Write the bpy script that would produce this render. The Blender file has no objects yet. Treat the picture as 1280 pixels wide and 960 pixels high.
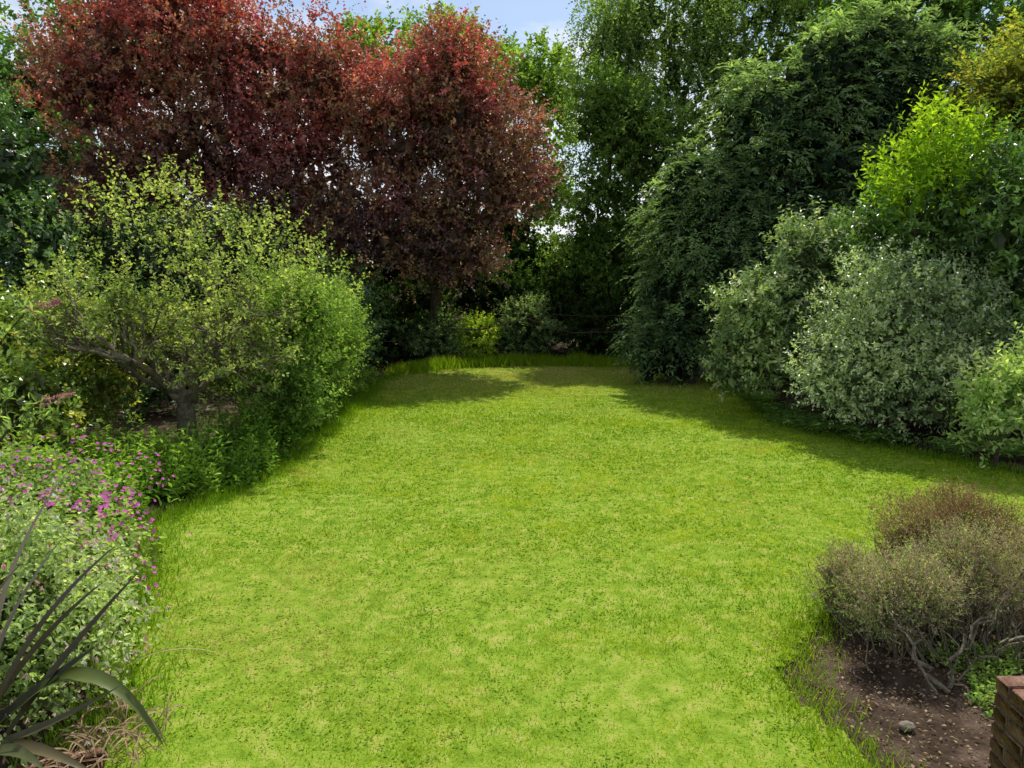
import bpy, math
import numpy as np
from mathutils import Vector
rng=np.random.default_rng(7)
sc=bpy.context.scene
sc.view_settings.view_transform='Standard'
try: sc.view_settings.look='None'
except Exception: pass
sc.view_settings.exposure=0

# ---------------------------------------------------------------- helpers
def nrm(a): return a/np.maximum(np.linalg.norm(a,axis=-1,keepdims=True),1e-9)
def _h(ix,iy,iz,s):
    n=(ix*374761393+iy*668265263+iz*2147483647+s*1274126177)&0xffffffff
    n=((n^(n>>13))*1274126177)&0xffffffff
    n=((n^(n>>16))*2246822519)&0xffffffff
    return ((n^(n>>15))&0xffff)/65535.0
def vn(p,s=0):
    p=np.asarray(p,float); f=np.floor(p); t=p-f; t=t*t*(3-2*t); i=f.astype(np.int64)
    r=0
    for dx in (0,1):
        for dy in (0,1):
            for dz in (0,1):
                w=(t[:,0] if dx else 1-t[:,0])*(t[:,1] if dy else 1-t[:,1])*(t[:,2] if dz else 1-t[:,2])
                r=r+w*_h(i[:,0]+dx,i[:,1]+dy,i[:,2]+dz,s)
    return r
def vn2(x,y,sc_,s=0):
    return vn(np.stack([x*sc_,y*sc_,np.zeros_like(x)+.5],1),s)
def height(x,y):
    x=np.asarray(x,float);y=np.asarray(y,float)
    return (vn2(x.ravel(),y.ravel(),.35,3).reshape(x.shape)-.5)*.09+(vn2(x.ravel(),y.ravel(),1.3,4).reshape(x.shape)-.5)*.025
GAIN={'leaf_green':1.22,'leaf_glossy':1.5,'leaf_copper':1.3}
class B:
    def __init__(s): s.v=[];s.f=[];s.c=[];s.m=[];s.n=0
    def add(s,v,f,c,m=0):
        v=np.asarray(v,float).reshape(-1,3); f=np.asarray(f,np.int64)
        c=np.asarray(c,float)
        if c.ndim==1: c=np.tile(c,(len(f),1))
        s.v.append(v); s.f.append(f+s.n); s.c.append(c[:,:3]); s.m.append(np.full(len(f),m)); s.n+=len(v)
    def make(s,name,mats,smooth=None,parent=None):
        V=np.concatenate(s.v); me=bpy.data.meshes.new(name)
        me.vertices.add(len(V)); me.vertices.foreach_set('co',V.astype(np.float32).ravel())
        L=np.concatenate([f.ravel() for f in s.f]); T=np.concatenate([np.full(len(f),f.shape[1]) for f in s.f])
        me.loops.add(len(L)); me.loops.foreach_set('vertex_index',L.astype(np.int32))
        st=np.concatenate([[0],np.cumsum(T)[:-1]])
        me.polygons.add(len(T)); me.polygons.foreach_set('loop_start',st.astype(np.int32))
        try: me.polygons.foreach_set('loop_total',T.astype(np.int32))
        except Exception: pass
        for m in mats: me.materials.append(m)
        M=np.concatenate(s.m).astype(np.int32)
        me.polygons.foreach_set('material_index',M)
        me.update(calc_edges=True)
        C=np.concatenate(s.c)
        g=np.array([GAIN.get(m.name,1.) for m in mats])[M]; C=np.minimum(C*g[:,None],.8)
        C=np.concatenate([C,np.ones((len(C),1))],1)
        a=me.attributes.new('Col','FLOAT_COLOR','FACE'); a.data.foreach_set('color',C.astype(np.float32).ravel())
        if smooth is not None:
            me.polygons.foreach_set('use_smooth',np.isin(M,smooth))
        o=bpy.data.objects.new(name,me); sc.collection.objects.link(o)
        if parent: o.parent=parent
        return o

def mat(name,build):
    m=bpy.data.materials.new(name); m.use_nodes=True; nt=m.node_tree; nt.nodes.clear()
    out=nt.nodes.new('ShaderNodeOutputMaterial'); build(nt,out); return m
def leafmat(name,trans=.4,rough=None,spec=.4,tint=(1.5,1.6,.5)):
    def bld(nt,out):
        at=nt.nodes.new('ShaderNodeAttribute'); at.attribute_name='Col'
        if rough is None:
            p=nt.nodes.new('ShaderNodeBsdfDiffuse'); nt.links.new(at.outputs['Color'],p.inputs['Color'])
        else:
            p=nt.nodes.new('ShaderNodeBsdfPrincipled'); p.inputs['Roughness'].default_value=rough
            p.inputs['Specular IOR Level'].default_value=spec
            nt.links.new(at.outputs['Color'],p.inputs['Base Color'])
        t=nt.nodes.new('ShaderNodeBsdfTranslucent')
        mx=nt.nodes.new('ShaderNodeMix'); mx.data_type='RGBA'; mx.blend_type='MULTIPLY'; mx.inputs[0].default_value=1
        mx.inputs[7].default_value=(*tint,1)
        nt.links.new(at.outputs['Color'],mx.inputs[6]); nt.links.new(mx.outputs[2],t.inputs['Color'])
        s=nt.nodes.new('ShaderNodeMixShader'); s.inputs[0].default_value=trans
        nt.links.new(p.outputs[0],s.inputs[1]); nt.links.new(t.outputs[0],s.inputs[2]); nt.links.new(s.outputs[0],out.inputs[0])
    return mat(name,bld)
def noisemat(name,cols,scale,rough=.9,bump=.3,bscale=None,detail=6):
    def bld(nt,out):
        tc=nt.nodes.new('ShaderNodeTexCoord')
        n=nt.nodes.new('ShaderNodeTexNoise'); n.inputs['Scale'].default_value=scale; n.inputs['Detail'].default_value=detail; n.inputs['Roughness'].default_value=.7
        nt.links.new(tc.outputs['Object'],n.inputs['Vector'])
        r=nt.nodes.new('ShaderNodeValToRGB'); e=r.color_ramp.elements
        k=len(cols); e[0].position=.3; e[0].color=(*cols[0],1); e[1].position=.7; e[1].color=(*cols[-1],1)
        for i in range(1,k-1):
            q=e.new(.3+.4*i/(k-1)); q.color=(*cols[i],1)
        nt.links.new(n.outputs[0],r.inputs[0])
        p=nt.nodes.new('ShaderNodeBsdfDiffuse')
        nt.links.new(r.outputs[0],p.inputs['Color'])
        n2=nt.nodes.new('ShaderNodeTexNoise'); n2.inputs['Scale'].default_value=bscale or scale*3; n2.inputs['Detail'].default_value=5
        nt.links.new(tc.outputs['Object'],n2.inputs['Vector'])
        b=nt.nodes.new('ShaderNodeBump'); b.inputs['Strength'].default_value=bump; b.inputs['Distance'].default_value=.03
        nt.links.new(n2.outputs[0],b.inputs['Height']); nt.links.new(b.outputs[0],p.inputs['Normal'])
        nt.links.new(p.outputs[0],out.inputs[0])
    return mat(name,bld)
LEAF=leafmat('leaf_green',.42,None,.4,(1.4,1.5,.55))
GLOSS=leafmat('leaf_glossy',.25,.36,.6,(1.3,1.5,.5))
COPPER=leafmat('leaf_copper',.33,.5,.5,(1.5,.8,.65))
GRASSM=leafmat('grass_blade',.4,None,.15,(1.2,1.25,.5))
PETAL=leafmat('petal',.4,None,.2,(1.1,1,1.1))
FLAXM=leafmat('flax_leaf',.15,.5,.3,(1.2,1.2,.6))
BARK=noisemat('bark',[(.035,.026,.018),(.09,.07,.05),(.16,.13,.1)],14,.95,.8)
BARKL=noisemat('apple_bark',[(.09,.07,.05),(.2,.17,.12),(.32,.29,.2)],18,.95,.8)
BIRCHB=noisemat('birch_bark',[(.05,.04,.035),(.2,.18,.15),(.35,.33,.3)],5,.8,.4)

# ---------------------------------------------------------------- generators
def quads(P,D,N,L,W,fold=.15,hexa=False):
    S=nrm(np.cross(D,N)); L=L[:,None]; W=W[:,None]
    if not hexa:
        a=P; b=P+D*L*.45+S*W*.5+N*W*fold; c=P+D*L-N*L*.08; d=P+D*L*.45-S*W*.5+N*W*fold
        v=np.stack([a,b,c,d],1).reshape(-1,3); f=np.arange(len(P)*4).reshape(-1,4)
        return v,f,1
    a=P; b1=P+D*L*.3+S*W*.46+N*W*fold; b2=P+D*L*.68+S*W*.4+N*W*fold; c=P+D*L-N*L*.15
    d2=P+D*L*.68-S*W*.4+N*W*fold; d1=P+D*L*.3-S*W*.46+N*W*fold
    n=len(P); v=np.stack([a,b1,b2,c,d2,d1],1).reshape(-1,3); i=np.arange(n)[:,None]*6
    f=np.concatenate([i+np.array([[0,1,2,3]]),i+np.array([[0,3,4,5]])],0)
    return v,f,2
def shoots(b,P,A,Ls,k,ll,lw,spread,col,flat=False,upn=1.0,jit=.25,taper=.4,m=0,hexa=False,cj=.24,droop=0.,fold=.15):
    n=len(P); A=nrm(A)
    ref=np.where(np.abs(A[:,2:3])>.95,np.array([[1.,0,0]]),np.array([[0,0,1.]]))
    U=nrm(np.cross(A,ref)); V=np.cross(A,U)
    t=np.tile((np.arange(k)+.5)/k,(n,1))+rng.normal(0,.05,(n,k))
    if flat: ph=np.where(np.arange(k)%2==0,0,math.pi)[None]+rng.normal(0,.25,(n,k))
    else: ph=(np.arange(k)*2.4)[None]+rng.uniform(0,6.28,(n,1))+rng.normal(0,.3,(n,k))
    Sd=np.cos(ph)[...,None]*U[:,None]+np.sin(ph)[...,None]*V[:,None]
    L_=np.broadcast_to(np.asarray(Ls,float).reshape(-1,1),(n,1)) if np.ndim(Ls) else np.full((n,1),Ls)
    Pos=P[:,None]+A[:,None]*(t*L_)[...,None]
    Pos[...,2]-=droop*(t**2)*L_
    D=nrm(A[:,None]*(1-spread)+Sd*spread+rng.normal(0,jit,(n,k,3))+np.array([0,0,-droop*.8])*t[...,None])
    N=rng.normal(0,.55,(n,k,3)); N[...,2]+=upn
    N=nrm(N-(N*D).sum(-1,keepdims=True)*D)
    sz=(1-taper*t)*rng.uniform(.7,1.25,(n,k))
    C=np.broadcast_to(np.asarray(col,float).reshape(-1,1,3),(n,k,3))*np.exp(rng.normal(0,cj,(n,k,1)))
    v,f,r=quads(Pos.reshape(-1,3),D.reshape(-1,3),N.reshape(-1,3),(ll*sz).ravel(),(lw*sz).ravel(),fold,hexa)
    C=C.reshape(-1,3); C=np.concatenate([C]*r,0)
    b.add(v,f,C,m)
def randdir(n):
    return nrm(rng.normal(0,1,(n,3)))
def sublobes(lobes,k,s=.42,seed=0):
    r=np.random.default_rng(seed+100); out=[]
    for l in lobes:
        l=np.array(l,float); out.append(tuple(np.concatenate([l[:3],l[3:6]*.8])))
        for j in range(k):
            d=r.normal(0,1,3); d/=np.linalg.norm(d); d[2]=d[2] if d[2]>-.5 else -d[2]; d[1]=-abs(d[1]) if r.uniform()<.6 else d[1]
            q=s*r.uniform(.7,1.25); out.append(tuple(np.concatenate([l[:3]+d*l[3:6]*.78,l[3:6]*q])))
    return out
def lobe_pts(lobes,n,inner=.55,rough=.3,nf=2.2,gap=.0,seed=1,zmin=.05,lowcut=-1.0):
    lob=np.array(lobes,float); w=(lob[:,3]*lob[:,4]+lob[:,4]*lob[:,5]+lob[:,3]*lob[:,5]); w/=w.sum()
    id=rng.choice(len(lob),n,p=w); d=randdir(n)
    l=lob[id]
    d[:,2]=np.where(d[:,2]<lowcut,-d[:,2],d[:,2])
    q=vn(d*nf+id[:,None]*7.3+50,seed); q2=vn(d*nf*2.7+id[:,None]*3.1+90,seed+1)
    R=1+rough*((q-.5)*1.6+(q2-.5)*1.0)
    rad=(inner+(1-inner)*rng.uniform(0,1,n)**.6)*R
    P=l[:,:3]+d*l[:,3:6]*rad[:,None]
    out=nrm(d/l[:,3:6]*l[:,3:6].mean(1,keepdims=True))
    keep=P[:,2]>zmin
    if gap>0: keep&=vn(P*1.1+20,seed+5)>gap
    return P[keep],out[keep],rad[keep],id[keep]
def core(b,lobes,size,col,dens=1.,R=.72,m=0):  # large dark inner leaves; crown's interior shade is put into their colour
    lob=np.array(lobes,float); A=4*(lob[:,3]*lob[:,4]+lob[:,4]*lob[:,5]+lob[:,3]*lob[:,5])*R*R
    for l,a in zip(lob,A):
        n=int(a/(size*size*.5)*1.5*dens)+8; d=randdir(n)
        P=l[:3]+d*l[3:6]*(R*rng.uniform(.5,1,n)**.5)[:,None]
        P=P[P[:,2]>.02]; n=len(P); D=randdir(n); N=nrm(np.cross(D,randdir(n)))
        v,f,_=quads(P,D,N,size*rng.uniform(.7,1.4,n),size*rng.uniform(.5,1,n),.2); b.add(v,f,np.array(col)*np.exp(rng.normal(0,.3,(n,1))),m)
def lerp(a,b,t): return np.asarray(a)*(1-t[:,None])+np.asarray(b)*t[:,None]
def tube(b,pts,rad,sides=6,col=(.1,.08,.05),m=1):
    pts=np.asarray(pts,float); n=len(pts)
    T=nrm(np.gradient(pts,axis=0)); ref=np.array([0.,0,1]) if abs(T[0,2])<.9 else np.array([1.,0,0])
    U=nrm(np.cross(T,ref)); V=np.cross(T,U); a=np.arange(sides)/sides*2*math.pi
    rad=np.asarray(rad).reshape(-1,1,1)
    ring=pts[:,None]+(np.cos(a)[None,:,None]*U[:,None]+np.sin(a)[None,:,None]*V[:,None])*rad
    i=np.arange(n-1)[:,None]*sides; j=np.arange(sides)[None]; j2=(j+1)%sides
    f=np.stack([i+j,i+j2,i+sides+j2,i+sides+j],-1).reshape(-1,4)
    b.add(ring.reshape(-1,3),f,np.array(col),m)
def limb(b,p0,p1,r0,r1,seg=8,wob=.08,sag=0.,sides=6,m=1):
    p0=np.array(p0,float);p1=np.array(p1,float); t=np.linspace(0,1,seg)[:,None]
    L=np.linalg.norm(p1-p0); w=np.cumsum(rng.normal(0,1,(seg,3)),0); w=w-w[0]-(w[-1]-w[0])*t
    pts=p0+(p1-p0)*t+w*wob*L/seg**.5*.6; pts[:,2]+=sag*L*(4*t*(1-t))[:,0]
    tube(b,pts,r0+(r1-r0)*t[:,0]**.8,sides,m=m); return pts
def skeleton(b,base,fork,lobes,r,subs=6,wob=.12,m=1):
    base=np.array(base,float);fork=np.array(fork,float)
    pts=limb(b,base,fork,r*1.25,r*.8,8,.05,sides=10,m=m)
    for L in lobes:
        L=np.array(L,float); c=L[:3]
        s=pts[rng.integers(4,8)]
        lp=limb(b,s,c,r*.55,r*.22,9,wob,.05,m=m)
        for k in range(subs):
            d=randdir(1)[0]; d[2]=abs(d[2])*.8-.15; e=c+d*L[3:6]*.85
            q=limb(b,lp[rng.integers(4,9)],e,r*.2,r*.04,7,wob,.04,5,m=m)
            for j in range(3):
                limb(b,q[rng.integers(2,6)],e+rng.normal(0,.3,3)*L[3:6],r*.08,r*.02,5,wob,0,4,m=m)

def broadleaf(name,lobes,n,k,ll,lw,dark,light,base=None,fork=None,tr=.2,axis=(1,.3,.5),Ls=.4,spread=.6,inner=.55,rough=.3,
              gap=0.,seed=1,accent=None,pa=0.,m=LEAF,bark=BARK,subs=4,hexa=False,flat=False,droop=0.,colf=None,zmin=.05,
              taper=.4,upn=1.,nf=2.2,jit=.25,lowcut=-1.,make=True,b=None,cs=0,cd=1.,cR=.72,sub=0,ss=.42):
    b=b or B(); big=lobes
    if sub: lobes=sublobes(lobes,sub,ss,seed)
    P,O,rad,id=lobe_pts(lobes,n,inner,rough,nf,gap,seed,zmin,lowcut)
    A=O*axis[0]+np.array([0,0,1.])*axis[1]+rng.normal(0,1,P.shape)*axis[2]*.6
    t=np.clip(vn(P*1.6,seed+9)*.9+rng.normal(0,.22,len(P)),0,1)
    C=lerp(dark,light,t)
    if accent is not None:
        q=rng.uniform(0,1,len(P))<pa*2*vn(P*.8+5,seed+11)
        C[q]=np.array(accent)
    if colf is not None: C=colf(P,C,rad,id)
    shoots(b,P,A,Ls*rng.uniform(.6,1.3,len(P)),k,ll,lw,spread,C,flat=flat,hexa=hexa,droop=droop,taper=taper,upn=upn,jit=jit)
    if cs: core(b,big,cs,C.mean(0)*.4,cd,cR)  # mean leaf colour darkened to stand in for interior shade
    if base is not None: skeleton(b,base,fork,big,tr,subs)
    if make: return b.make(name,[m,bark],smooth=[1])
    return b

# ---------------------------------------------------------------- ground and lawn
def axisvals(lo,hi,a,bb,step):
    mid=np.arange(a,bb+1e-6,step); k=np.geomspace(1,1+(hi-bb),14)[1:]-1+bb; k2=a-(np.geomspace(1,1+(a-lo),14)[1:]-1)
    return np.concatenate([k2[::-1],mid,k])
def grid(b,xs,ys,zf,col,mask=None):
    X,Y=np.meshgrid(xs,ys); Z=zf(X,Y); nx=len(xs)
    i=np.arange(len(ys)-1)[:,None]*nx+np.arange(nx-1)[None]
    f=np.stack([i,i+1,i+nx+1,i+nx],-1).reshape(-1,4)
    if mask is not None:
        cx=(X[:-1,:-1]+X[1:,1:])/2; cy=(Y[:-1,:-1]+Y[1:,1:])/2; f=f[mask(cx.ravel(),cy.ravel())]
    b.add(np.stack([X,Y,Z],-1).reshape(-1,3),f,np.array(col))
SOIL=noisemat('soil',[(.02,.015,.01),(.06,.042,.03),(.14,.1,.075)],3.5,.95,.9,30)
g=B(); grid(g,axisvals(-500,500,-16,16,.25),axisvals(-300,600,-2,32,.25),lambda X,Y:height(X,Y)-.02,(.1,.1,.1))
g.make('ground',[SOIL],smooth=[0])

LAWN=np.array([(-2.3,2.4),(-2.25,3.8),(-2.3,4.4),(-2.8,5.3),(-3.3,6.8),(-3.75,7.8),(-3.4,8.8),(-3.05,10.7),(-3.1,13.4),(-3.2,17.2),(-3.3,19.2),(-2.5,21.6),
 (1,22.6),(4.2,22.2),(5.1,19.2),(4.9,16.1),(4.8,13.8),(5.1,12.5),(5.83,11.35),(6.7,9.95),(8.2,8.9),(9.5,7.4),(5,6.9),(3.3,6.5),(2.5,5.8),(2.12,5.26),(1.83,4.8),(1.74,4.3),(1.86,3.9),(2.0,2.4)])
def inpoly(x,y,poly=LAWN,wob=.12):
    x=x+(vn2(x,y,1.7,31)-.5)*wob*2; y=y+(vn2(x,y,1.7,32)-.5)*wob*2
    ins=np.zeros(len(x),bool); n=len(poly)
    for i in range(n):
        x1,y1=poly[i]; x2,y2=poly[(i+1)%n]
        c=((y1>y)!=(y2>y))&(x<(x2-x1)*(y-y1)/(y2-y1+1e-12)+x1); ins^=c
    return ins
SHEET=noisemat('lawn_turf',[(.1,.18,.015),(.2,.3,.03),(.36,.36,.09)],6,.95,.6,60)
g=B(); grid(g,np.arange(-4.5,10,.08),np.arange(2.2,23.4,.08),lambda X,Y:height(X,Y)+.002,(.1,.2,.05),inpoly)
g.make('lawn',[SHEET],smooth=[0])

def blades(b,x,y,hgt,wid,C,lean=.7):
    n=len(x); z=height(x,y); a=rng.uniform(0,6.283,n); d=np.stack([np.cos(a),np.sin(a),np.zeros(n)],1)
    a2=rng.uniform(0,6.283,n); l=np.stack([np.cos(a2),np.sin(a2),np.zeros(n)],1)*(lean*rng.uniform(.2,1.3,n)*hgt)[:,None]
    p=np.stack([x,y,z],1); w=wid[:,None]
    v=np.stack([p-d*w/2,p+d*w/2,p+l+np.array([0,0,1])*hgt[:,None]],1).reshape(-1,3)
    b.add(v,np.arange(n*3).reshape(-1,3),C)
N=470000
y=2.6*(23/2.6)**(rng.uniform(0,1,N)**1.2); x=rng.uniform(-4.2,9.6,N)
k=inpoly(x,y); x=x[k];y=y[k]
thin=vn2(x,y,1.3,48)*.6+vn2(x,y,4.1,49)*.4
k=rng.uniform(0,1,len(x))<np.clip(1.9-2.2*thin,.3,1); x=x[k];y=y[k]; n=len(x)
p1=vn2(x,y,.5,41); p2=vn2(x,y,2.0,42); p3=vn2(x,y,10,43); p4=vn2(x,y,1.1,44); p5=vn2(x,y,4.8,45)
C=lerp((.1,.25,.008),(.5,.58,.035),np.clip(.45+.6*(p1-.5)+.7*(p2-.5)+.7*(p3-.5)+.8*(p5-.5)+rng.normal(0,.18,n),0,1))
dry=np.clip((p4-.58)*2.4+(p3-.5)*1.1+(p5-.55)*.9,0,1)*(rng.uniform(0,1,n)<.7)
farD=np.clip((y-15.5)/4,0,1)*np.clip(.3+p2,0,1)
left=np.exp(-((x+1.9)**2/.55+(y-5.6)**2/.7))*p3*1.8+np.exp(-((x+1.5)**2/.1+(y-5.0)**2/.06))*.8+np.exp(-((x+.3)**2/.3+(y-6.3)**2/.15))*.5+np.exp(-((x+1.8)**2/.08+(y-6.6)**2/.1))*.5
dry=np.clip(np.maximum(dry*.85,np.maximum(farD*.85,left)),0,1)
C=C*(1-dry[:,None])+np.array([.56,.45,.19])*dry[:,None]
sf=np.clip(y/5,.7,4)
b=B(); blades(b,x,y,rng.uniform(.014,.036,n)*np.clip(.35+1.1*p2+.7*(p5-.5),.4,1.6)*(1+.08*sf),.0068*sf*rng.uniform(.7,1.3,n),C,1.0)
n=36000; yy=2.8*(14/2.8)**rng.uniform(0,1,n); xx=rng.uniform(-4,7,n); k=inpoly(xx,yy)&(vn2(xx,yy,1.9,55)*.6+vn2(xx,yy,6,56)*.4>.5); xx=xx[k];yy=yy[k];n=len(xx)
D=nrm(np.concatenate([rng.normal(0,1,(n,2)),rng.uniform(0,.5,(n,1))],1)); Nn=nrm(np.concatenate([rng.normal(0,.3,(n,2)),np.ones((n,1))],1))
P=np.stack([xx,yy,height(xx,yy)+rng.uniform(.01,.028,n)],1)
v,f,_=quads(P,D,Nn,np.full(n,.022)*np.clip(yy/5,1,2),np.full(n,.016)*np.clip(yy/5,1,2)); b.add(v,f,lerp((.11,.25,.015),(.36,.48,.045),rng.uniform(0,1,n)))
def fringe(pts,n,hg,wd,spreadw,c0,c1):
    pts=np.array(pts,float); L=np.linalg.norm(np.diff(pts,axis=0),axis=1); i=rng.choice(len(L),n,p=L/L.sum()); t=rng.uniform(0,1,n)[:,None]
    q=pts[i]*(1-t)+pts[i+1]*t+rng.normal(0,spreadw,(n,2))
    blades(b,q[:,0],q[:,1],rng.uniform(.4,1.2,n)*hg*(.5+vn2(q[:,0],q[:,1],2.,61)),rng.uniform(.7,1.3,n)*wd,lerp(c0,c1,rng.uniform(0,1,n)),.6)
fringe(LAWN[1:12]+np.array([-.1,0]),18000,.1,.01,.17,(.1,.24,.012),(.3,.44,.03))
fringe([(-3.0,20.6),(-1.5,22.3),(1,22.9),(4.3,22.4)],9000,.32,.022,.25,(.13,.28,.015),(.4,.5,.03))
fringe(LAWN[13:22]+np.array([.1,.05]),12000,.08,.014,.2,(.08,.18,.012),(.22,.34,.03))
fringe(LAWN[21:],11000,.07,.007,.13,(.12,.27,.012),(.36,.46,.03))
b.make('grass',[GRASSM])

# ---------------------------------------------------------------- background trees
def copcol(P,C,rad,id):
    t=np.clip((P[:,2]-4.2)/5.2+(vn(P*.9,77)-.5)*1.2+rng.normal(0,.15,len(P)),0,1)  # redder upwards: new leaves plus the sunlit crown top painted into colour
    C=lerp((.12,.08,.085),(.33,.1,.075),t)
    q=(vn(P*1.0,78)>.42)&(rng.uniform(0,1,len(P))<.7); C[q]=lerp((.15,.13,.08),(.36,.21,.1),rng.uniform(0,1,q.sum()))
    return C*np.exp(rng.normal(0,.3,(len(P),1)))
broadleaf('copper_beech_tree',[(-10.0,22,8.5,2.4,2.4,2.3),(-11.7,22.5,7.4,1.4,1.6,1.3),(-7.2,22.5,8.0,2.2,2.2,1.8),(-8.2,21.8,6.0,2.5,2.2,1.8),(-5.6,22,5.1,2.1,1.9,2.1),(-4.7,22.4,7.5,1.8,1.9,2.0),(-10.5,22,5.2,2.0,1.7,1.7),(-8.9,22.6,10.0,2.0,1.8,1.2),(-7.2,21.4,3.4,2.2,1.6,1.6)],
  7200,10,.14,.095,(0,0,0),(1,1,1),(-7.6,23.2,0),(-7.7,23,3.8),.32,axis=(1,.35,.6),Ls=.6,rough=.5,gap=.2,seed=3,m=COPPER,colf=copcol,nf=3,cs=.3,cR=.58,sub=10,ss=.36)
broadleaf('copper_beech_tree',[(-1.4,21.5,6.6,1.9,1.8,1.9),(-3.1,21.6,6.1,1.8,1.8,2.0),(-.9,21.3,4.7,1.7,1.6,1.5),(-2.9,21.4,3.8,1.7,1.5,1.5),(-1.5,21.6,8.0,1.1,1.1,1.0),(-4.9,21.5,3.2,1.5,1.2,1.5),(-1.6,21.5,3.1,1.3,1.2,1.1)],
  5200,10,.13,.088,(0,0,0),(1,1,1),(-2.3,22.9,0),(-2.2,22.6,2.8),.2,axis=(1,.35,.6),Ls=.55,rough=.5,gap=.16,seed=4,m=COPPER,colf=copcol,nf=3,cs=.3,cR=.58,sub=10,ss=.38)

broadleaf('oak_tree',[(-1.8,31,9.8,2.8,3,1.9),(1.0,32,8.6,2.0,2.5,2.6),(-5.5,31,9.6,2.6,2.5,1.9),(.8,31.5,5.0,1.9,2,1.6)],
  2800,10,.24,.16,(.09,.16,.04),(.3,.42,.09),(-.5,32.5,0),(-.6,32,5),.35,Ls=.6,gap=.3,rough=.45,seed=8,nf=3,sub=5)
broadleaf('oak_tree',[(-17,27,8.2,3.6,3,2.8),(-14.6,29,10.8,3.0,3,1.8),(-18,25,5,4,3,3),(-14,25,5,3,2,3)],
  2600,10,.24,.16,(.05,.11,.03),(.18,.3,.1),(-16,28,0),(-16,27.5,4),.35,Ls=.6,gap=.3,rough=.5,seed=9,nf=3,cs=.5,cR=.5,sub=4)
broadleaf('holly_tree',[(-11.5,17,4.6,1.7,1.6,1.9),(-12.6,17.5,6.0,1.4,1.5,1.4),(-10.6,16.4,2.7,1.5,1.4,1.8),(-13.6,16.4,3.2,1.8,1.6,2.6)],
  3200,10,.14,.09,(.035,.08,.022),(.14,.23,.07),(-12,17.3,0),(-12,17.2,2.5),.2,Ls=.4,rough=.4,seed=10,m=GLOSS,nf=3,cs=.3,sub=6)
b=B(); lobes=[(5.2,27,11.3,3.0,3,2.8),(8.4,27.5,11,3,3,3.2),(3.4,26.6,9.2,1.6,1.8,2.8),(6.2,26,8.2,3,2,2.6),(3.8,26.6,6.6,1.4,1.5,2.4)]
P,O,rad,id=lobe_pts(sublobes(lobes,6,.4,3),4400,.5,.4,3,.1,12)
A=O*.35+np.array([0,0,-1.])+rng.normal(0,.18,P.shape)
C=lerp((.08,.14,.05),(.26,.36,.11),np.clip(vn(P*1.2,4)+rng.normal(0,.2,len(P)),0,1))
shoots(b,P,A,rng.uniform(.7,1.7,len(P)),14,.115,.075,.6,C,upn=.4)
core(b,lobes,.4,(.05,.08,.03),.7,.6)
skeleton(b,(5.9,27.3,0),(6,27,7),lobes[:4],.2,4)
b.make('silver_birch_tree',[LEAF,BIRCHB],smooth=[1])
broadleaf('sycamore_tree',[(11.5,24,9.6,2.6,2.4,2.8),(15.5,23,8.2,2.8,2.6,3.0),(13,22,5.6,3.5,2.4,2.8),(9.5,23,6.5,2.6,2,3)],3200,10,.23,.15,(.05,.11,.03),(.17,.28,.07),(14,24,0),(14,23.6,4),.3,Ls=.6,rough=.45,gap=.15,seed=14,nf=3,cs=.45,sub=5)
lob=[]
for xx in np.arange(-16,17,1.7): lob.append((xx+rng.normal(0,.3),25.4+rng.normal(0,.4),1.4+rng.uniform(0,.4),1.4,1.1,2.0+rng.uniform(0,.6)))
for xx in np.arange(-15,17,2.4): lob.append((xx,27.5,3.2+rng.uniform(-.6,.9)-(.8 if 0<xx<3 else 0),1.9,1.2,1.8))
broadleaf('hedge',lob,5200,9,.18,.11,(.022,.05,.016),(.075,.14,.035),Ls=.4,rough=.35,seed=15,cs=.4,cd=1.3,cR=.85)  # dark green has the deep shade at the garden's end painted in
broadleaf('hazel_tree',[(2.8,24,4.2,1.5,1.4,2.0),(4.2,23.6,3.4,1.6,1.4,2.2),(3.9,24,6.4,1.4,1.4,1.7),(1.9,25,2.6,1.3,1.2,1.6),(2.9,24.6,7.2,1.2,1.2,1.5)],3200,10,.125,.08,(.07,.13,.035),(.24,.35,.09),(3.4,24.2,0),(3.4,24,2),.14,Ls=.45,rough=.4,gap=.08,seed=16,nf=3,cs=.3,cR=.62,sub=6)  # last two lobes added to throw more shade on the far lawn
# cypress
b=B(); lobes=[(5.3,18.6,3.0,1.9,1.7,2.5),(7.1,18.4,4.3,2.0,1.9,2.7),(4.3,19,1.9,1.3,1.3,1.7),(9.2,18.4,4.8,2.0,1.8,3.0),(6.0,18.3,5.8,1.5,1.3,1.5),(4.3,18.5,4.2,1.2,1.2,1.6),(8.3,18.2,7.2,1.4,1.3,1.5),(11.3,18,4.6,1.9,1.8,3.2),(7.1,18.0,6.9,1.1,1.1,1.1),(3.9,18.9,.9,1.1,1,1.0)]
P,O,rad,id=lobe_pts(sublobes(lobes,10,.34,5),7800,.6,.5,3.4,0,18)
A=O*np.array([1,1,.6])+np.array([0,0,.15])+rng.normal(0,.25,P.shape)
C=lerp((.05,.085,.05),(.27,.37,.18),np.clip((rad-.7)*1.0+.8*(vn(P*1.5,4)-.1)+rng.normal(0,.18,len(P)),0,1))  # paler outwards: sunlit frond tips and shaded inside painted into colour
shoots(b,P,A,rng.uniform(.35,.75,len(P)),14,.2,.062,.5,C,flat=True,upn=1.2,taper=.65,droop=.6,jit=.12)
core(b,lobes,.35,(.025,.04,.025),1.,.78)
for l in lobes: limb(b,(l[0],l[1],0),(l[0],l[1],l[2]+l[5]*.5),.13,.02,9,.03)
b.make('cypress_tree',[LEAF,BARK],smooth=[1])

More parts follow.
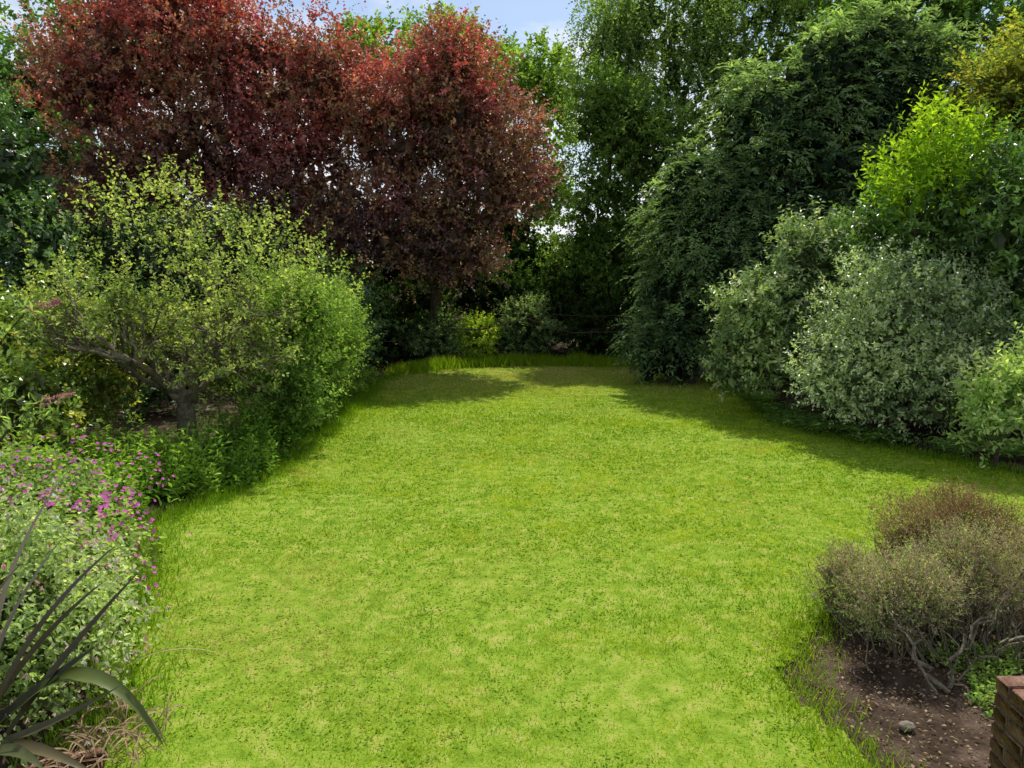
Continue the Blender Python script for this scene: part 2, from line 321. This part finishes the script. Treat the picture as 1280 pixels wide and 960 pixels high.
broadleaf('laurel_shrub',[(8.3,13.2,3.2,1.8,1.4,1.7),(10.2,13,3.4,1.9,1.5,2.1),(7.0,13.6,2.8,1.2,1.1,1.4),(9,13,1.4,2.2,1.4,1.5)],3600,10,.16,.07,(.05,.1,.03),(.17,.28,.06),(8.6,13.6,0),(8.6,13.5,1.2),.12,axis=(1,.6,.5),Ls=.35,rough=.45,seed=20,m=GLOSS,nf=3,cs=.3,cR=.68,sub=7)
broadleaf('laurel_shrub',[(6.4,12.9,4.0,.45,.6,.5),(6.75,12.9,4.6,.35,.5,.6),(6.9,12.9,4.0,.5,.6,.5),(7.3,12.9,4.5,.3,.4,.4)],300,10,.16,.065,(.16,.28,.02),(.34,.45,.04),(7.2,13.4,0),(6.9,13.3,2.8),.06,axis=(.6,1.2,.45),Ls=.45,spread=.55,rough=.8,seed=21,m=LEAF,nf=3)
broadleaf('golden_robinia_tree',[(10.1,16,6.3,1.1,1.3,1.0),(11.6,15.6,5.2,1.8,1.3,1.4),(12.0,16,6.9,1.4,1.3,1.1)],1400,11,.13,.075,(.12,.2,.04),(.4,.36,.08),(11.6,16.4,0),(11.4,16.2,3.5),.14,Ls=.5,flat=True,rough=.55,gap=.25,seed=22,nf=3,cs=.3,cR=.5,sub=4)

broadleaf('rhododendron_bush',[(5.5,14.5,2.9,.8,.8,.8),(4.5,14.4,1.8,.75,.8,.75),(5.2,14.2,1.3,1.1,.9,1.0),(4.3,14.6,1.0,.7,.7,.8),(6.2,14.6,2.6,.8,.7,.8),(5.1,14.3,2.2,.8,.7,.7),(6.0,14.3,1.6,.9,.7,.9)],2500,9,.13,.06,(.06,.11,.04),(.3,.37,.15),(5.2,14.7,0),(5.2,14.6,.6),.05,axis=(1,.6,.6),Ls=.26,spread=.7,rough=.7,seed=23,m=GLOSS,nf=3,accent=(.4,.42,.22),pa=.1,cs=.2,cR=.6,sub=6)
broadleaf('elaeagnus_bush',[(6.15,12.3,1.75,1.2,1.1,1.1),(5.2,12.4,1.1,.7,.8,.8),(7.1,12.4,1.6,.95,.9,1.05),(6.5,12.2,.9,1.3,.9,.8),(5.8,12.3,.7,.9,.8,.6),(7.6,12.3,.8,.8,.8,.8)],4300,9,.09,.05,(.12,.17,.075),(.47,.53,.3),(6.2,12.5,0),(6.2,12.5,.5),.05,axis=(1,.55,.7),Ls=.28,rough=.6,seed=24,m=GLOSS,nf=3.5,cs=.2,cR=.62,sub=8,ss=.38)
broadleaf('variegated_dogwood',[(6.4,10.2,.9,.42,.5,.5),(6.9,10.2,1.1,.5,.5,.5),(6.3,10.1,.5,.4,.4,.4)],430,9,.12,.06,(.24,.35,.12),(.58,.63,.32),(6.6,10.3,0),(6.6,10.3,.3),.03,axis=(.8,.9,.6),Ls=.34,rough=.9,seed=25,nf=3,cs=.12,cR=.45,sub=4)
broadleaf('golden_privet_bush',[(-1.05,22.9,.8,.62,.5,.55)],420,9,.09,.055,(.24,.34,.05),(.52,.62,.1),(-1.05,23.1,0),(-1.05,23.1,.3),.03,Ls=.25,rough=.3,seed=26,cs=.15)
broadleaf('viburnum_bush',[(.4,23.4,1.0,.85,.6,.9),(-2.2,22.7,.8,.7,.5,.8)],1000,9,.11,.06,(.09,.14,.06),(.36,.45,.22),(.4,23.5,0),(.3,23.5,.4),.04,Ls=.3,rough=.45,seed=27,cs=.2)
broadleaf('yew_bush',[(-4.2,22.6,1.2,1.3,.9,1.3),(-2.7,23.2,1.4,1.1,.6,1.3),(-.2,24.2,1.8,1.2,.6,1.4),(1.7,24.3,1.7,1.1,.6,1.4),(2.8,23.6,1.0,1.2,.8,1.1),(4.9,22.0,.9,1.,.8,.9)],2500,10,.11,.045,(.03,.06,.02),(.1,.17,.05),(-4.2,23.1,0),(-4.2,23.1,.4),.05,Ls=.3,rough=.45,seed=28,cs=.25)

b=B(); n=420; c=np.array([(5.0,13.2),(5.4,12.7),(5.0,14.3),(5.3,16),(5.4,17.5),(5.8,12.0),(5.1,13.6),(6.5,11.2),(7.3,10.9),(5.5,19)])[rng.integers(0,10,n)]+rng.normal(0,.18,(n,2))
P=np.stack([c[:,0],c[:,1],np.full(n,.05)],1); a=rng.uniform(0,6.28,n); A=np.stack([np.cos(a),np.sin(a),rng.uniform(.8,1.6,n)],1)
shoots(b,P,A,rng.uniform(.3,.7,n),20,.13,.035,.85,lerp((.09,.17,.05),(.26,.4,.11),rng.uniform(0,1,n)),flat=True,taper=.8,droop=.6,jit=.08)
b.make('fern',[LEAF])

# ---------------------------------------------------------------- left side
b=B(); base=np.array([-4.75,11.,0]); fork=np.array([-4.65,10.95,1.0])
limb(b,base,fork,.15,.12,7,.05,sides=9)
tips=[]
lob=[(-4.6,10.9,2.8,1.7,1.4,1.15),(-5.7,10.9,2.3,1.15,1.1,.9),(-3.35,10.9,2.7,1.0,1.1,.95),(-4.9,10.8,3.4,.8,.9,.6),(-3.0,11,2.2,.75,.9,.6)]
def branch(p,d,L,r,lev):
    d=nrm(d); e=p+d*L; pts=limb(b,p,e,r,r*.5,7,.25,.03,6 if lev<2 else 4)
    if lev>=3:
        tips.append((pts,d)); return
    for i in range(5 if lev<2 else 4):
        q=pts[rng.integers(2,7)]; nd=nrm(d*.75+rng.normal(0,.55,3)+np.array([0,0,.25])); branch(q,nd,L*rng.uniform(.5,.8),r*.52,lev+1)
for a in np.arange(0,6.2,.9):
    branch(fork+rng.normal(0,.03,3)+np.array([0,0,rng.uniform(-.25,.1)]),np.array([math.cos(a)*.95,math.sin(a)*.75,.5+rng.uniform(-.1,.4)]),rng.uniform(.95,1.25),.07,0)
tp=[];td=[]
for pts,d in tips:
    for q in pts[1:]: tp.append(q); td.append(d)
tp=np.array(tp);td=np.array(td); w_=np.where(vn(tp*2.2,15)>.4,1,.15); i=rng.choice(len(tp),min(len(tp),1750),replace=False,p=w_/w_.sum()); tq=tp; tp=tp[i];td=td[i]
C=lerp((.13,.19,.055),(.42,.46,.17),np.clip(vn(tp*1.8,5)*.8+rng.normal(.05,.25,len(tp)),0,1))
shoots(b,tp,td*.5+rng.normal(0,.5,tp.shape)+np.array([0,0,.6]),rng.uniform(.12,.3,len(tp)),8,.075,.048,.65,C)
P,O,_,_=lobe_pts(sublobes(lob,5,.4,9),850,.6,.6,3.2,.36,33)
C=lerp((.13,.19,.055),(.42,.46,.17),rng.uniform(0,1,len(P)))
shoots(b,P,O*.5+np.array([0,0,.8])+rng.normal(0,.4,P.shape),rng.uniform(.2,.5,len(P)),9,.075,.046,.6,C)
for j in range(130):
    q=tq[rng.integers(len(tq))]; 
    if q[2]>2.6: limb(b,q,q+np.array([rng.normal(0,.1),rng.normal(0,.1),rng.uniform(.3,.7)]),.009,.003,4,.05,0,3)
b.make('apple_tree',[LEAF,BARKL],smooth=[1])

broadleaf('hawthorn_bush',[(-3.6,12.3,1.2,.8,.9,1.0),(-3.3,12.0,2.0,.65,.8,.7),(-3.55,13.8,1.3,.8,.9,1.1),(-3.4,11.5,.7,.6,.6,.6),(-3.6,15.3,1.2,.9,1.,1.1)],2900,9,.08,.052,(.09,.16,.04),(.3,.41,.11),(-3.7,12.8,0),(-3.7,12.8,.5),.06,axis=(.8,.8,.5),Ls=.3,rough=.6,seed=34,nf=3.4,cs=.18,cR=.6,sub=6)
broadleaf('laurustinus_bush',[(-4.1,17.3,1.3,1.0,1.2,1.3),(-4.6,19.5,1.4,1.3,1.2,1.4),(-6.5,18.5,2,1.6,1.4,2.0),(-8.8,18.5,2.2,1.6,1.4,2.1),(-7,14.5,1.0,1.5,.8,1.2)],2900,10,.12,.07,(.03,.06,.018),(.09,.15,.04),(-6,18.7,0),(-6,18.7,.8),.1,Ls=.35,rough=.4,seed=35,m=GLOSS,nf=3,cs=.28)
lob=[(-6.6,10.2,1.3,.95,.9,1.05),(-7.6,9.8,1.4,1.1,.9,1.1),(-6.4,11.6,1.3,.9,.9,1.2),(-7.2,8.4,1.1,1.0,.9,1.0),(-8.8,10,1.5,1.2,1,1.3),(-5.9,9.3,.9,.6,.6,.7)]
broadleaf('ivy_hedge',lob,3700,9,.09,.072,(.07,.12,.025),(.25,.33,.06),Ls=.28,rough=.4,seed=36,m=GLOSS,nf=3,accent=(.48,.45,.07),pa=.16,cs=.2,cR=.72,sub=5)
b=B(); P2=[]
for cx,cy,sx,sy,hh in [(-4.1,9.2,.5,.5,.65),(-3.8,10.3,.4,.5,.7),(-4.9,9.2,.5,.5,.65),(-5.3,8.3,.6,.4,.75),(-4.5,8.3,.4,.25,.5),(-3.7,11.3,.35,.4,.7),(-5.9,7.6,.6,.4,.9),(-3.5,9.8,.2,.6,.35),(-5.2,10.2,.8,.3,.5),(-3.5,13.2,.25,1.5,.35),(-3.6,17.5,.25,2.0,.4)]:
    m_=240; q=rng.normal(0,.55,(m_,2))*np.array([sx,sy])+np.array([cx,cy]); P2.append(np.concatenate([q,np.full((m_,1),hh)],1))
P2=np.concatenate(P2); keep=~inpoly(P2[:,0]-.08,P2[:,1],wob=.02); P2=P2[keep]; n=len(P2)
P=np.stack([P2[:,0],P2[:,1],np.zeros(n)],1); A=rng.normal(0,.22,(n,3)); A[:,2]=1
C=lerp((.08,.17,.025),(.29,.43,.07),np.clip(vn(P*1.8,6)*.9+rng.normal(.05,.2,n),0,1))
shoots(b,P,A,P2[:,2]*rng.uniform(.4,1.25,n),12,.12,.045,.7,C,upn=.8,taper=.35)
for i in range(0,n,9): limb(b,P[i],P[i]+nrm(A)[i]*P2[i,2],.006,.003,3,.02,0,3)
b.make('border_perennials',[LEAF,LEAF])

def flowers(b,P,Nf,r,col,m=2,pet=5):
    n=len(P); Nf=nrm(Nf); U=nrm(np.cross(Nf,np.array([.3,.9,.1]))); V=np.cross(Nf,U)
    for j in range(pet):
        a=j*2*math.pi/pet; D=nrm(U*math.cos(a)+V*math.sin(a)+Nf*.25)
        v,f,_=quads(P,D,Nf,np.full(n,r)*rng.uniform(.8,1.2,n),np.full(n,r*.9),.05); b.add(v,f,np.asarray(col)*np.exp(rng.normal(0,.15,(n,1))),m)
b=B(); lob=[(-4.0,6.35,.38,.85,.7,.43),(-4.4,6.9,.5,.9,.6,.45),(-4.9,6.3,.6,.8,.7,.55),(-3.55,5.9,.26,.45,.5,.32),(-3.5,5.4,.45,.5,.45,.5),(-3.15,5.4,.25,.35,.4,.3)]
broadleaf('',lob,3200,7,.07,.056,(.11,.18,.045),(.32,.42,.12),Ls=.18,rough=.55,seed=40,make=False,b=b,lowcut=-.2,spread=.75,cs=.15,cR=.66,nf=3.5,sub=5)
P,O,_,_=lobe_pts(lob,1700,1.02,.35,3.5,0,40,lowcut=-.1); k=vn(P*2.5,93)>.36; P=P[k];O=O[k]; P=P+O*.1+rng.normal(0,.035,P.shape)
flowers(b,P,O+np.array([0,-.9,.5])+rng.normal(0,.3,P.shape),.02,(.66,.16,.5))
b.make('cranesbill_geranium',[LEAF,LEAF,PETAL])
b=B(); lob=[(-2.8,4.15,.75,.4,.45,.42),(-3.2,4.5,.9,.55,.45,.42),(-2.65,4.0,.42,.34,.4,.36),(-3.1,4.1,.6,.6,.6,.55),(-2.8,4.6,.42,.38,.42,.38)]
broadleaf('',lob,1750,8,.05,.03,(.16,.24,.08),(.43,.5,.25),(-2.95,4.3,0),(-2.95,4.3,.25),.03,axis=(.9,.5,.7),Ls=.26,rough=.8,seed=41,make=False,b=b,spread=.7,hexa=True,nf=3.5,cs=.12,cd=.6,cR=.55,sub=6)
P,O,_,_=lobe_pts(lob,800,.98,.7,3.5,0,41); n=len(P)
shoots(b,P+O*.1,np.tile(np.array([[0,0,-1.]]),(n,1))+rng.normal(0,.2,(n,3)),.02,5,.038,.014,.25,lerp((.8,.68,.6),(.75,.35,.4),rng.uniform(0,1,n)**2),m=2,upn=.1)
b.make('fuchsia_bush',[LEAF,BARK,PETAL],smooth=[1])
def ribbon(b,p0,p1,p2,w,col,seg=14,m=0):
    p0,p1,p2=map(lambda q:np.array(q,float),(p0,p1,p2)); t=np.linspace(0,1,seg)[:,None]
    c=(1-t)**2*p0+2*t*(1-t)*p1+t**2*p2; T=nrm(np.gradient(c,axis=0))
    up=np.array([0,-.6,1.]); S=nrm(np.cross(T,up)); Nn=np.cross(S,T)
    ww=w*np.minimum(1,(1-t)*2.2)**.7*(.55+.45*np.minimum(1,t*3))
    l=c-S*ww/2+Nn*ww*.22; r=c+S*ww/2+Nn*ww*.22
    v=np.concatenate([l,c,r]); i=np.arange(seg-1)[:,None]
    f=np.concatenate([i+np.array([[0,1,seg+1,seg]]),i+seg+np.array([[0,1,seg+1,seg]])])
    b.add(v,f,np.asarray(col)*np.exp(rng.normal(0,.06,(len(f),1))),m)
b=B(); Bs=(-2.7,3.6,.2)
FL=[((-1.95,3.35,1.15),(-1.6,3.3,.44),.075,(.1,.13,.03)),((-2.2,3.5,.75),(-1.72,3.45,1.25),.055,(.07,.06,.045)),((-2.3,3.5,.6),(-1.92,3.4,.9),.075,(.05,.055,.03)),
 ((-2.4,3.5,.9),(-1.84,3.5,1.36),.05,(.1,.085,.065)),((-2.6,3.6,1.1),(-2.1,3.6,1.7),.04,(.3,.26,.22)),((-2.6,3.5,.8),(-2.02,3.4,1.45),.05,(.22,.19,.17)),
 ((-2.3,3.4,.4),(-1.75,3.25,.78),.05,(.08,.07,.04)),((-2.3,3.3,.5),(-2.0,3.05,.5),.06,(.08,.09,.035)),
 ((-2.4,3.6,.8),(-1.95,3.55,1.15),.055,(.09,.07,.05)),((-2.35,3.4,.5),(-1.9,3.3,.28),.06,(.12,.1,.05)),((-2.8,3.4,.9),(-2.5,3.2,1.3),.045,(.12,.12,.07)),((-2.7,3.5,.9),(-2.25,3.45,1.3),.05,(.16,.14,.1))]
for a_,t_,w_,c_ in FL: ribbon(b,np.array(Bs)+rng.normal(0,.05,3)*np.array([1,1,0]),a_,t_,w_,c_)
for j in range(90):
    a=rng.uniform(0,6.28); cx=-2.22+rng.normal(0,.12); cy=3.95+rng.normal(0,.18); ribbon(b,(cx,cy,.02),(cx+.12*math.cos(a),cy+.12*math.sin(a),rng.uniform(.12,.28)),(cx+.24*math.cos(a),cy+.24*math.sin(a),.03+rng.uniform(0,.12)),.01,(.3,.2,.11),8)
ribbon(b,(-2.3,4.3,.3),(-2.0,4.35,.48),(-1.62,4.2,.42),.008,(.5,.42,.2),8)
b.make('new_zealand_flax',[FLAXM])
b=B(); base=np.array([-4.3,5.2,0])
for tip in [(-3.12,5.0,2.38),(-3.15,5.1,1.76),(-3.6,5.2,2.2),(-3.9,4.9,1.9),(-3.7,5.6,1.7)]:
    tip=np.array(tip); pts=limb(b,base,tip,.018,.005,9,.06,.12,5)
    q=np.repeat(pts[2:],5,0); shoots(b,q,rng.normal(0,1,q.shape),.15,6,.09,.028,.7,lerp((.12,.19,.06),(.28,.37,.12),rng.uniform(0,1,len(q))))
for tip in [(-3.12,5.0,2.38),(-3.15,5.1,1.76)]:
    s=np.linspace(0,1,40)[:,None]; q=np.array(tip)+s*np.array([.22,0,.06])+rng.normal(0,1,(40,3))*.016*(1.1-s)
    shoots(b,q,rng.normal(0,1,q.shape),.015,6,.018,.012,.7,lerp((.35,.1,.18),(.6,.3,.3),rng.uniform(0,1,40)),m=2)
b.make('buddleia_bush',[LEAF,BARK,PETAL],smooth=[1])

# ---------------------------------------------------------------- lavender / heather bed, lower right
b=B(); lob=[(2.68,5.1,.38,.38,.34,.32),(3.25,5.9,.5,.38,.34,.32),(3.75,6.1,.55,.42,.36,.33),(3.2,5.3,.45,.38,.34,.32),(2.5,5.6,.24,.28,.3,.27),(3.9,5.3,.45,.4,.38,.33)]
def lavcol(P,C,rad,id):
    t=vn(P*2.5,91); brown=np.clip((P[:,1]-5.5)*4,0,1)[:,None]
    C=lerp((.17,.135,.1),(.38,.31,.27),t)*(1-brown)+lerp((.12,.075,.055),(.29,.19,.14),t)*brown
    q=rng.uniform(0,1,len(P))<.5*(1.2-P[:,2])*(1-.6*brown[:,0])+(P[:,2]<.25)*.4; C[q]=lerp((.15,.2,.07),(.33,.38,.17),rng.uniform(0,1,q.sum())); return C
broadleaf('',lob,8500,9,.03,.008,(0,0,0),(1,1,1),axis=(.9,.8,.6),Ls=.13,rough=.75,seed=50,make=False,b=b,colf=lavcol,spread=.42,nf=4.5,taper=.2,inner=.55,cs=.07,cd=.35,cR=.58,sub=8,ss=.36)
for l in lob:
    for j in range(40):
        d=randdir(1)[0]; d[2]=abs(d[2]); e=np.array(l[:3])+d*np.array(l[3:6])*rng.uniform(.7,1.25)
        s=np.array([2.9+rng.normal(0,.3),5.0+rng.normal(0,.25),0]); limb(b,s*.5+np.array([l[0],l[1]-.1,0])*.5,e,rng.uniform(.004,.009),.0015,8,.2,.02,4)
for s,e,r in [((2.75,4.55,0),(2.6,5.1,.5),.017),((2.78,4.6,0),(3.2,4.9,.35),.015),((3.3,4.8,.1),(3.0,4.5,.35),.012),((3.2,4.7,0),(3.7,4.8,.4),.016),((3.0,4.8,.05),(3.5,4.6,.3),.01),((2.9,4.7,0),(3.3,4.9,.55),.011),((3.4,4.7,.0),(3.25,4.6,.45),.01),((2.62,4.5,0),(2.55,4.8,.4),.01),((2.85,4.5,0),(2.75,4.7,.35),.009)]:
    limb(b,s,e,r,r*.4,12,.35,.05,7)
b.make('lavender_bush',[LEAF,BARKL],smooth=[1])
b=B(); n=1500; P=np.stack([rng.uniform(2.1,4.2,n),rng.uniform(3.4,5.1,n),np.full(n,.0)],1); k=(vn(P*2.2,71)>.58)|(P[:,0]>2.55+.5*vn(P*3,72)); P=P[k]; n=len(P)
A=rng.normal(0,.5,(n,3)); A[:,2]=1
shoots(b,P,A,rng.uniform(.03,.15,n),6,.04,.027,.8,lerp((.1,.19,.04),(.34,.45,.12),rng.uniform(0,1,n)),hexa=True)
b.make('ivy_groundcover',[LEAF])
b=B(); n=5600; xy=np.concatenate([np.stack([rng.uniform(1.7,4.2,4400),rng.uniform(3.2,5.8,4400)],1),np.stack([rng.uniform(4.2,8,800),rng.uniform(10,19,800)],1),np.stack([rng.uniform(-3,5,400),2.8*(22/2.8)**rng.uniform(0,1,400)],1)])
z=height(xy[:,0],xy[:,1])+rng.uniform(-.01,.012,n); z[-400:]+=.03
P=np.stack([xy[:,0],xy[:,1],z],1); D=nrm(np.concatenate([rng.normal(0,1,(n,2)),rng.normal(0,.25,(n,1))],1)); Nn=nrm(np.concatenate([rng.normal(0,.4,(n,2)),np.ones((n,1))],1))
sz=rng.uniform(.3,1,n)*.035; v,f,_=quads(P,D,Nn,sz,sz*rng.uniform(.15,.7,n)); b.add(v,f,lerp((.1,.065,.04),(.42,.33,.22),rng.uniform(0,1,n)))
b.make('fallen_leaves',[LEAF])

# ---------------------------------------------------------------- stones and bricks
def stone(name,c,r,seed,mt):
    import bmesh
    bm=bmesh.new(); bmesh.ops.create_icosphere(bm,subdivisions=4,radius=1)
    V=np.array([v.co[:] for v in bm.verts]); d=1+.35*(vn(V*1.4+10,seed)-.5)+.16*(vn(V*4+10,seed+1)-.5)+.06*(vn(V*11+10,seed+2)-.5)
    for v,q in zip(bm.verts,V*d[:,None]*np.array(r)+np.array(c)): v.co=q
    me=bpy.data.meshes.new(name); bm.to_mesh(me); bm.free(); me.materials.append(mt)
    for p in me.polygons: p.use_smooth=True
    o=bpy.data.objects.new(name,me); sc.collection.objects.link(o); return o
STONE=noisemat('stone',[(.1,.085,.065),(.22,.19,.15),(.33,.29,.23)],9,.95,.7)
stone('rock',(4.6,20.2,.15),(.5,.35,.28),5,STONE)
stone('rock',(2.28,4.15,.02),(.045,.035,.025),9,STONE)
stone('rock',(5.3,20.6,.06),(.3,.25,.18),12,STONE)
BRICK=noisemat('brick',[(.1,.06,.045),(.2,.11,.08),(.3,.2,.15)],11,.95,.6)
MORT=noisemat('mortar',[(.15,.13,.11),(.24,.21,.18)],20,.95,.5)
def box(b,c,s,rot=0,m=0,ch=.006,tilt=0):
    x,y,z=[q/2 for q in s]; vs=[]
    for sx in(-1,1):
        for sy in(-1,1):
            for sz in(-1,1):
                vs+= [(sx*(x-ch),sy*(y-ch),sz*z),(sx*(x-ch),sy*y,sz*(z-ch)),(sx*x,sy*(y-ch),sz*(z-ch))]
    V=np.array(vs)+rng.normal(0,.0012,(24,3)); 
    def id(sx,sy,sz,k): return (((sx>0)*2+(sy>0))*2+(sz>0))*3+k
    F=[];T=[]
    for sz in(-1,1): F.append([id(-1,-1,sz,0),id(1,-1,sz,0),id(1,1,sz,0),id(-1,1,sz,0)])
    for sy in(-1,1): F.append([id(-1,sy,-1,1),id(1,sy,-1,1),id(1,sy,1,1),id(-1,sy,1,1)])
    for sx in(-1,1): F.append([id(sx,-1,-1,2),id(sx,1,-1,2),id(sx,1,1,2),id(sx,-1,1,2)])
    for sy in(-1,1):
        for sz in(-1,1): F.append([id(-1,sy,sz,0),id(1,sy,sz,0),id(1,sy,sz,1),id(-1,sy,sz,1)])
    for sx in(-1,1):
        for sz in(-1,1): F.append([id(sx,-1,sz,0),id(sx,1,sz,0),id(sx,1,sz,2),id(sx,-1,sz,2)])
        for sy in(-1,1): F.append([id(sx,sy,-1,1),id(sx,sy,1,1),id(sx,sy,1,2),id(sx,sy,-1,2)])
    for sx in(-1,1):
        for sy in(-1,1):
            for sz in(-1,1): T.append([id(sx,sy,sz,0),id(sx,sy,sz,1),id(sx,sy,sz,2)])
    ct,st=math.cos(tilt),math.sin(tilt); V=V@np.array([[ct,0,-st],[0,1,0],[st,0,ct]])
    cr,sr=math.cos(rot),math.sin(rot); V=V@np.array([[cr,sr,0],[-sr,cr,0],[0,0,1]])
    V=V+np.array(c); b.add(V,F,(.2,.1,.06),m); b.add(V,T,(.2,.1,.06),m)
b=B(); x0,y0=2.29,3.1
for r in range(10):
    zc=.015+r*.075
    if r%2==0: L=[((x0+.11,y0+.052),(.22,.104)),((x0+.285,y0+.11),(.104,.22)),((x0+.225,y0+.285),(.22,.104)),((x0+.052,y0+.225),(.104,.22))]
    else: L=[((x0+.052,y0+.11),(.104,.22)),((x0+.225,y0+.052),(.22,.104)),((x0+.285,y0+.225),(.104,.22)),((x0+.11,y0+.285),(.22,.104))]
    for (cx,cy),(sx,sy) in L: box(b,(cx,cy,zc),(sx,sy,.065))
box(b,(x0+.168,y0+.168,.35),(.325,.325,.70),m=1)
b.make('brick_pillar',[BRICK,MORT])
b=B(); box(b,(-2.25,3.74,.08),(.215,.1,.065),.25); box(b,(-2.45,3.7,.07),(.215,.1,.065),.1,tilt=-.1)
b.make('loose_bricks',[BRICK])

# ---------------------------------------------------------------- light, sky, camera
el=math.radians(58); az=math.radians(15)
S=Vector((math.sin(az)*math.cos(el),math.cos(az)*math.cos(el),math.sin(el)))
ld=bpy.data.lights.new('sun','SUN'); ld.energy=5.0; ld.angle=math.radians(.53); ld.color=(1,.955,.88)
lo=bpy.data.objects.new('sun',ld); sc.collection.objects.link(lo); lo.rotation_euler=(-S).to_track_quat('-Z','Y').to_euler(); lo.location=S*50
w=bpy.data.worlds.new('World'); sc.world=w; w.use_nodes=True; nt=w.node_tree; nt.nodes.clear()
out=nt.nodes.new('ShaderNodeOutputWorld'); bg=nt.nodes.new('ShaderNodeBackground'); bg.inputs[1].default_value=.14
sky=nt.nodes.new('ShaderNodeTexSky'); sky.sky_type='NISHITA'; sky.sun_disc=False; sky.sun_elevation=el; sky.sun_rotation=az
tc=nt.nodes.new('ShaderNodeTexCoord'); no=nt.nodes.new('ShaderNodeTexNoise'); no.inputs['Scale'].default_value=3.2; no.inputs['Detail'].default_value=6; no.inputs['Roughness'].default_value=.6
mp=nt.nodes.new('ShaderNodeMapping'); mp.inputs['Scale'].default_value=(1,1,2); mp.inputs['Location'].default_value=(.3,.1,.2)
nt.links.new(tc.outputs['Generated'],mp.inputs[0]); nt.links.new(mp.outputs[0],no.inputs['Vector'])
rp=nt.nodes.new('ShaderNodeValToRGB'); rp.color_ramp.elements[0].position=.44; rp.color_ramp.elements[1].position=.6
nt.links.new(no.outputs[0],rp.inputs[0])
mx=nt.nodes.new('ShaderNodeMix'); mx.data_type='RGBA'; nt.links.new(rp.outputs[0],mx.inputs[0]); nt.links.new(sky.outputs[0],mx.inputs[6]); mx.inputs[7].default_value=(7.2,7.3,7.5,1)
nt.links.new(mx.outputs[2],bg.inputs[0]); nt.links.new(bg.outputs[0],out.inputs[0])
cd=bpy.data.cameras.new('camera'); co=bpy.data.objects.new('camera',cd); sc.collection.objects.link(co); sc.camera=co
cd.lens=27.2; cd.sensor_width=36; cd.clip_end=2000; cd.clip_start=.05
co.location=(0,0,2.6); co.rotation_euler=(math.radians(82),0,0)
print('faces',sum(len(m.polygons) for m in bpy.data.meshes))
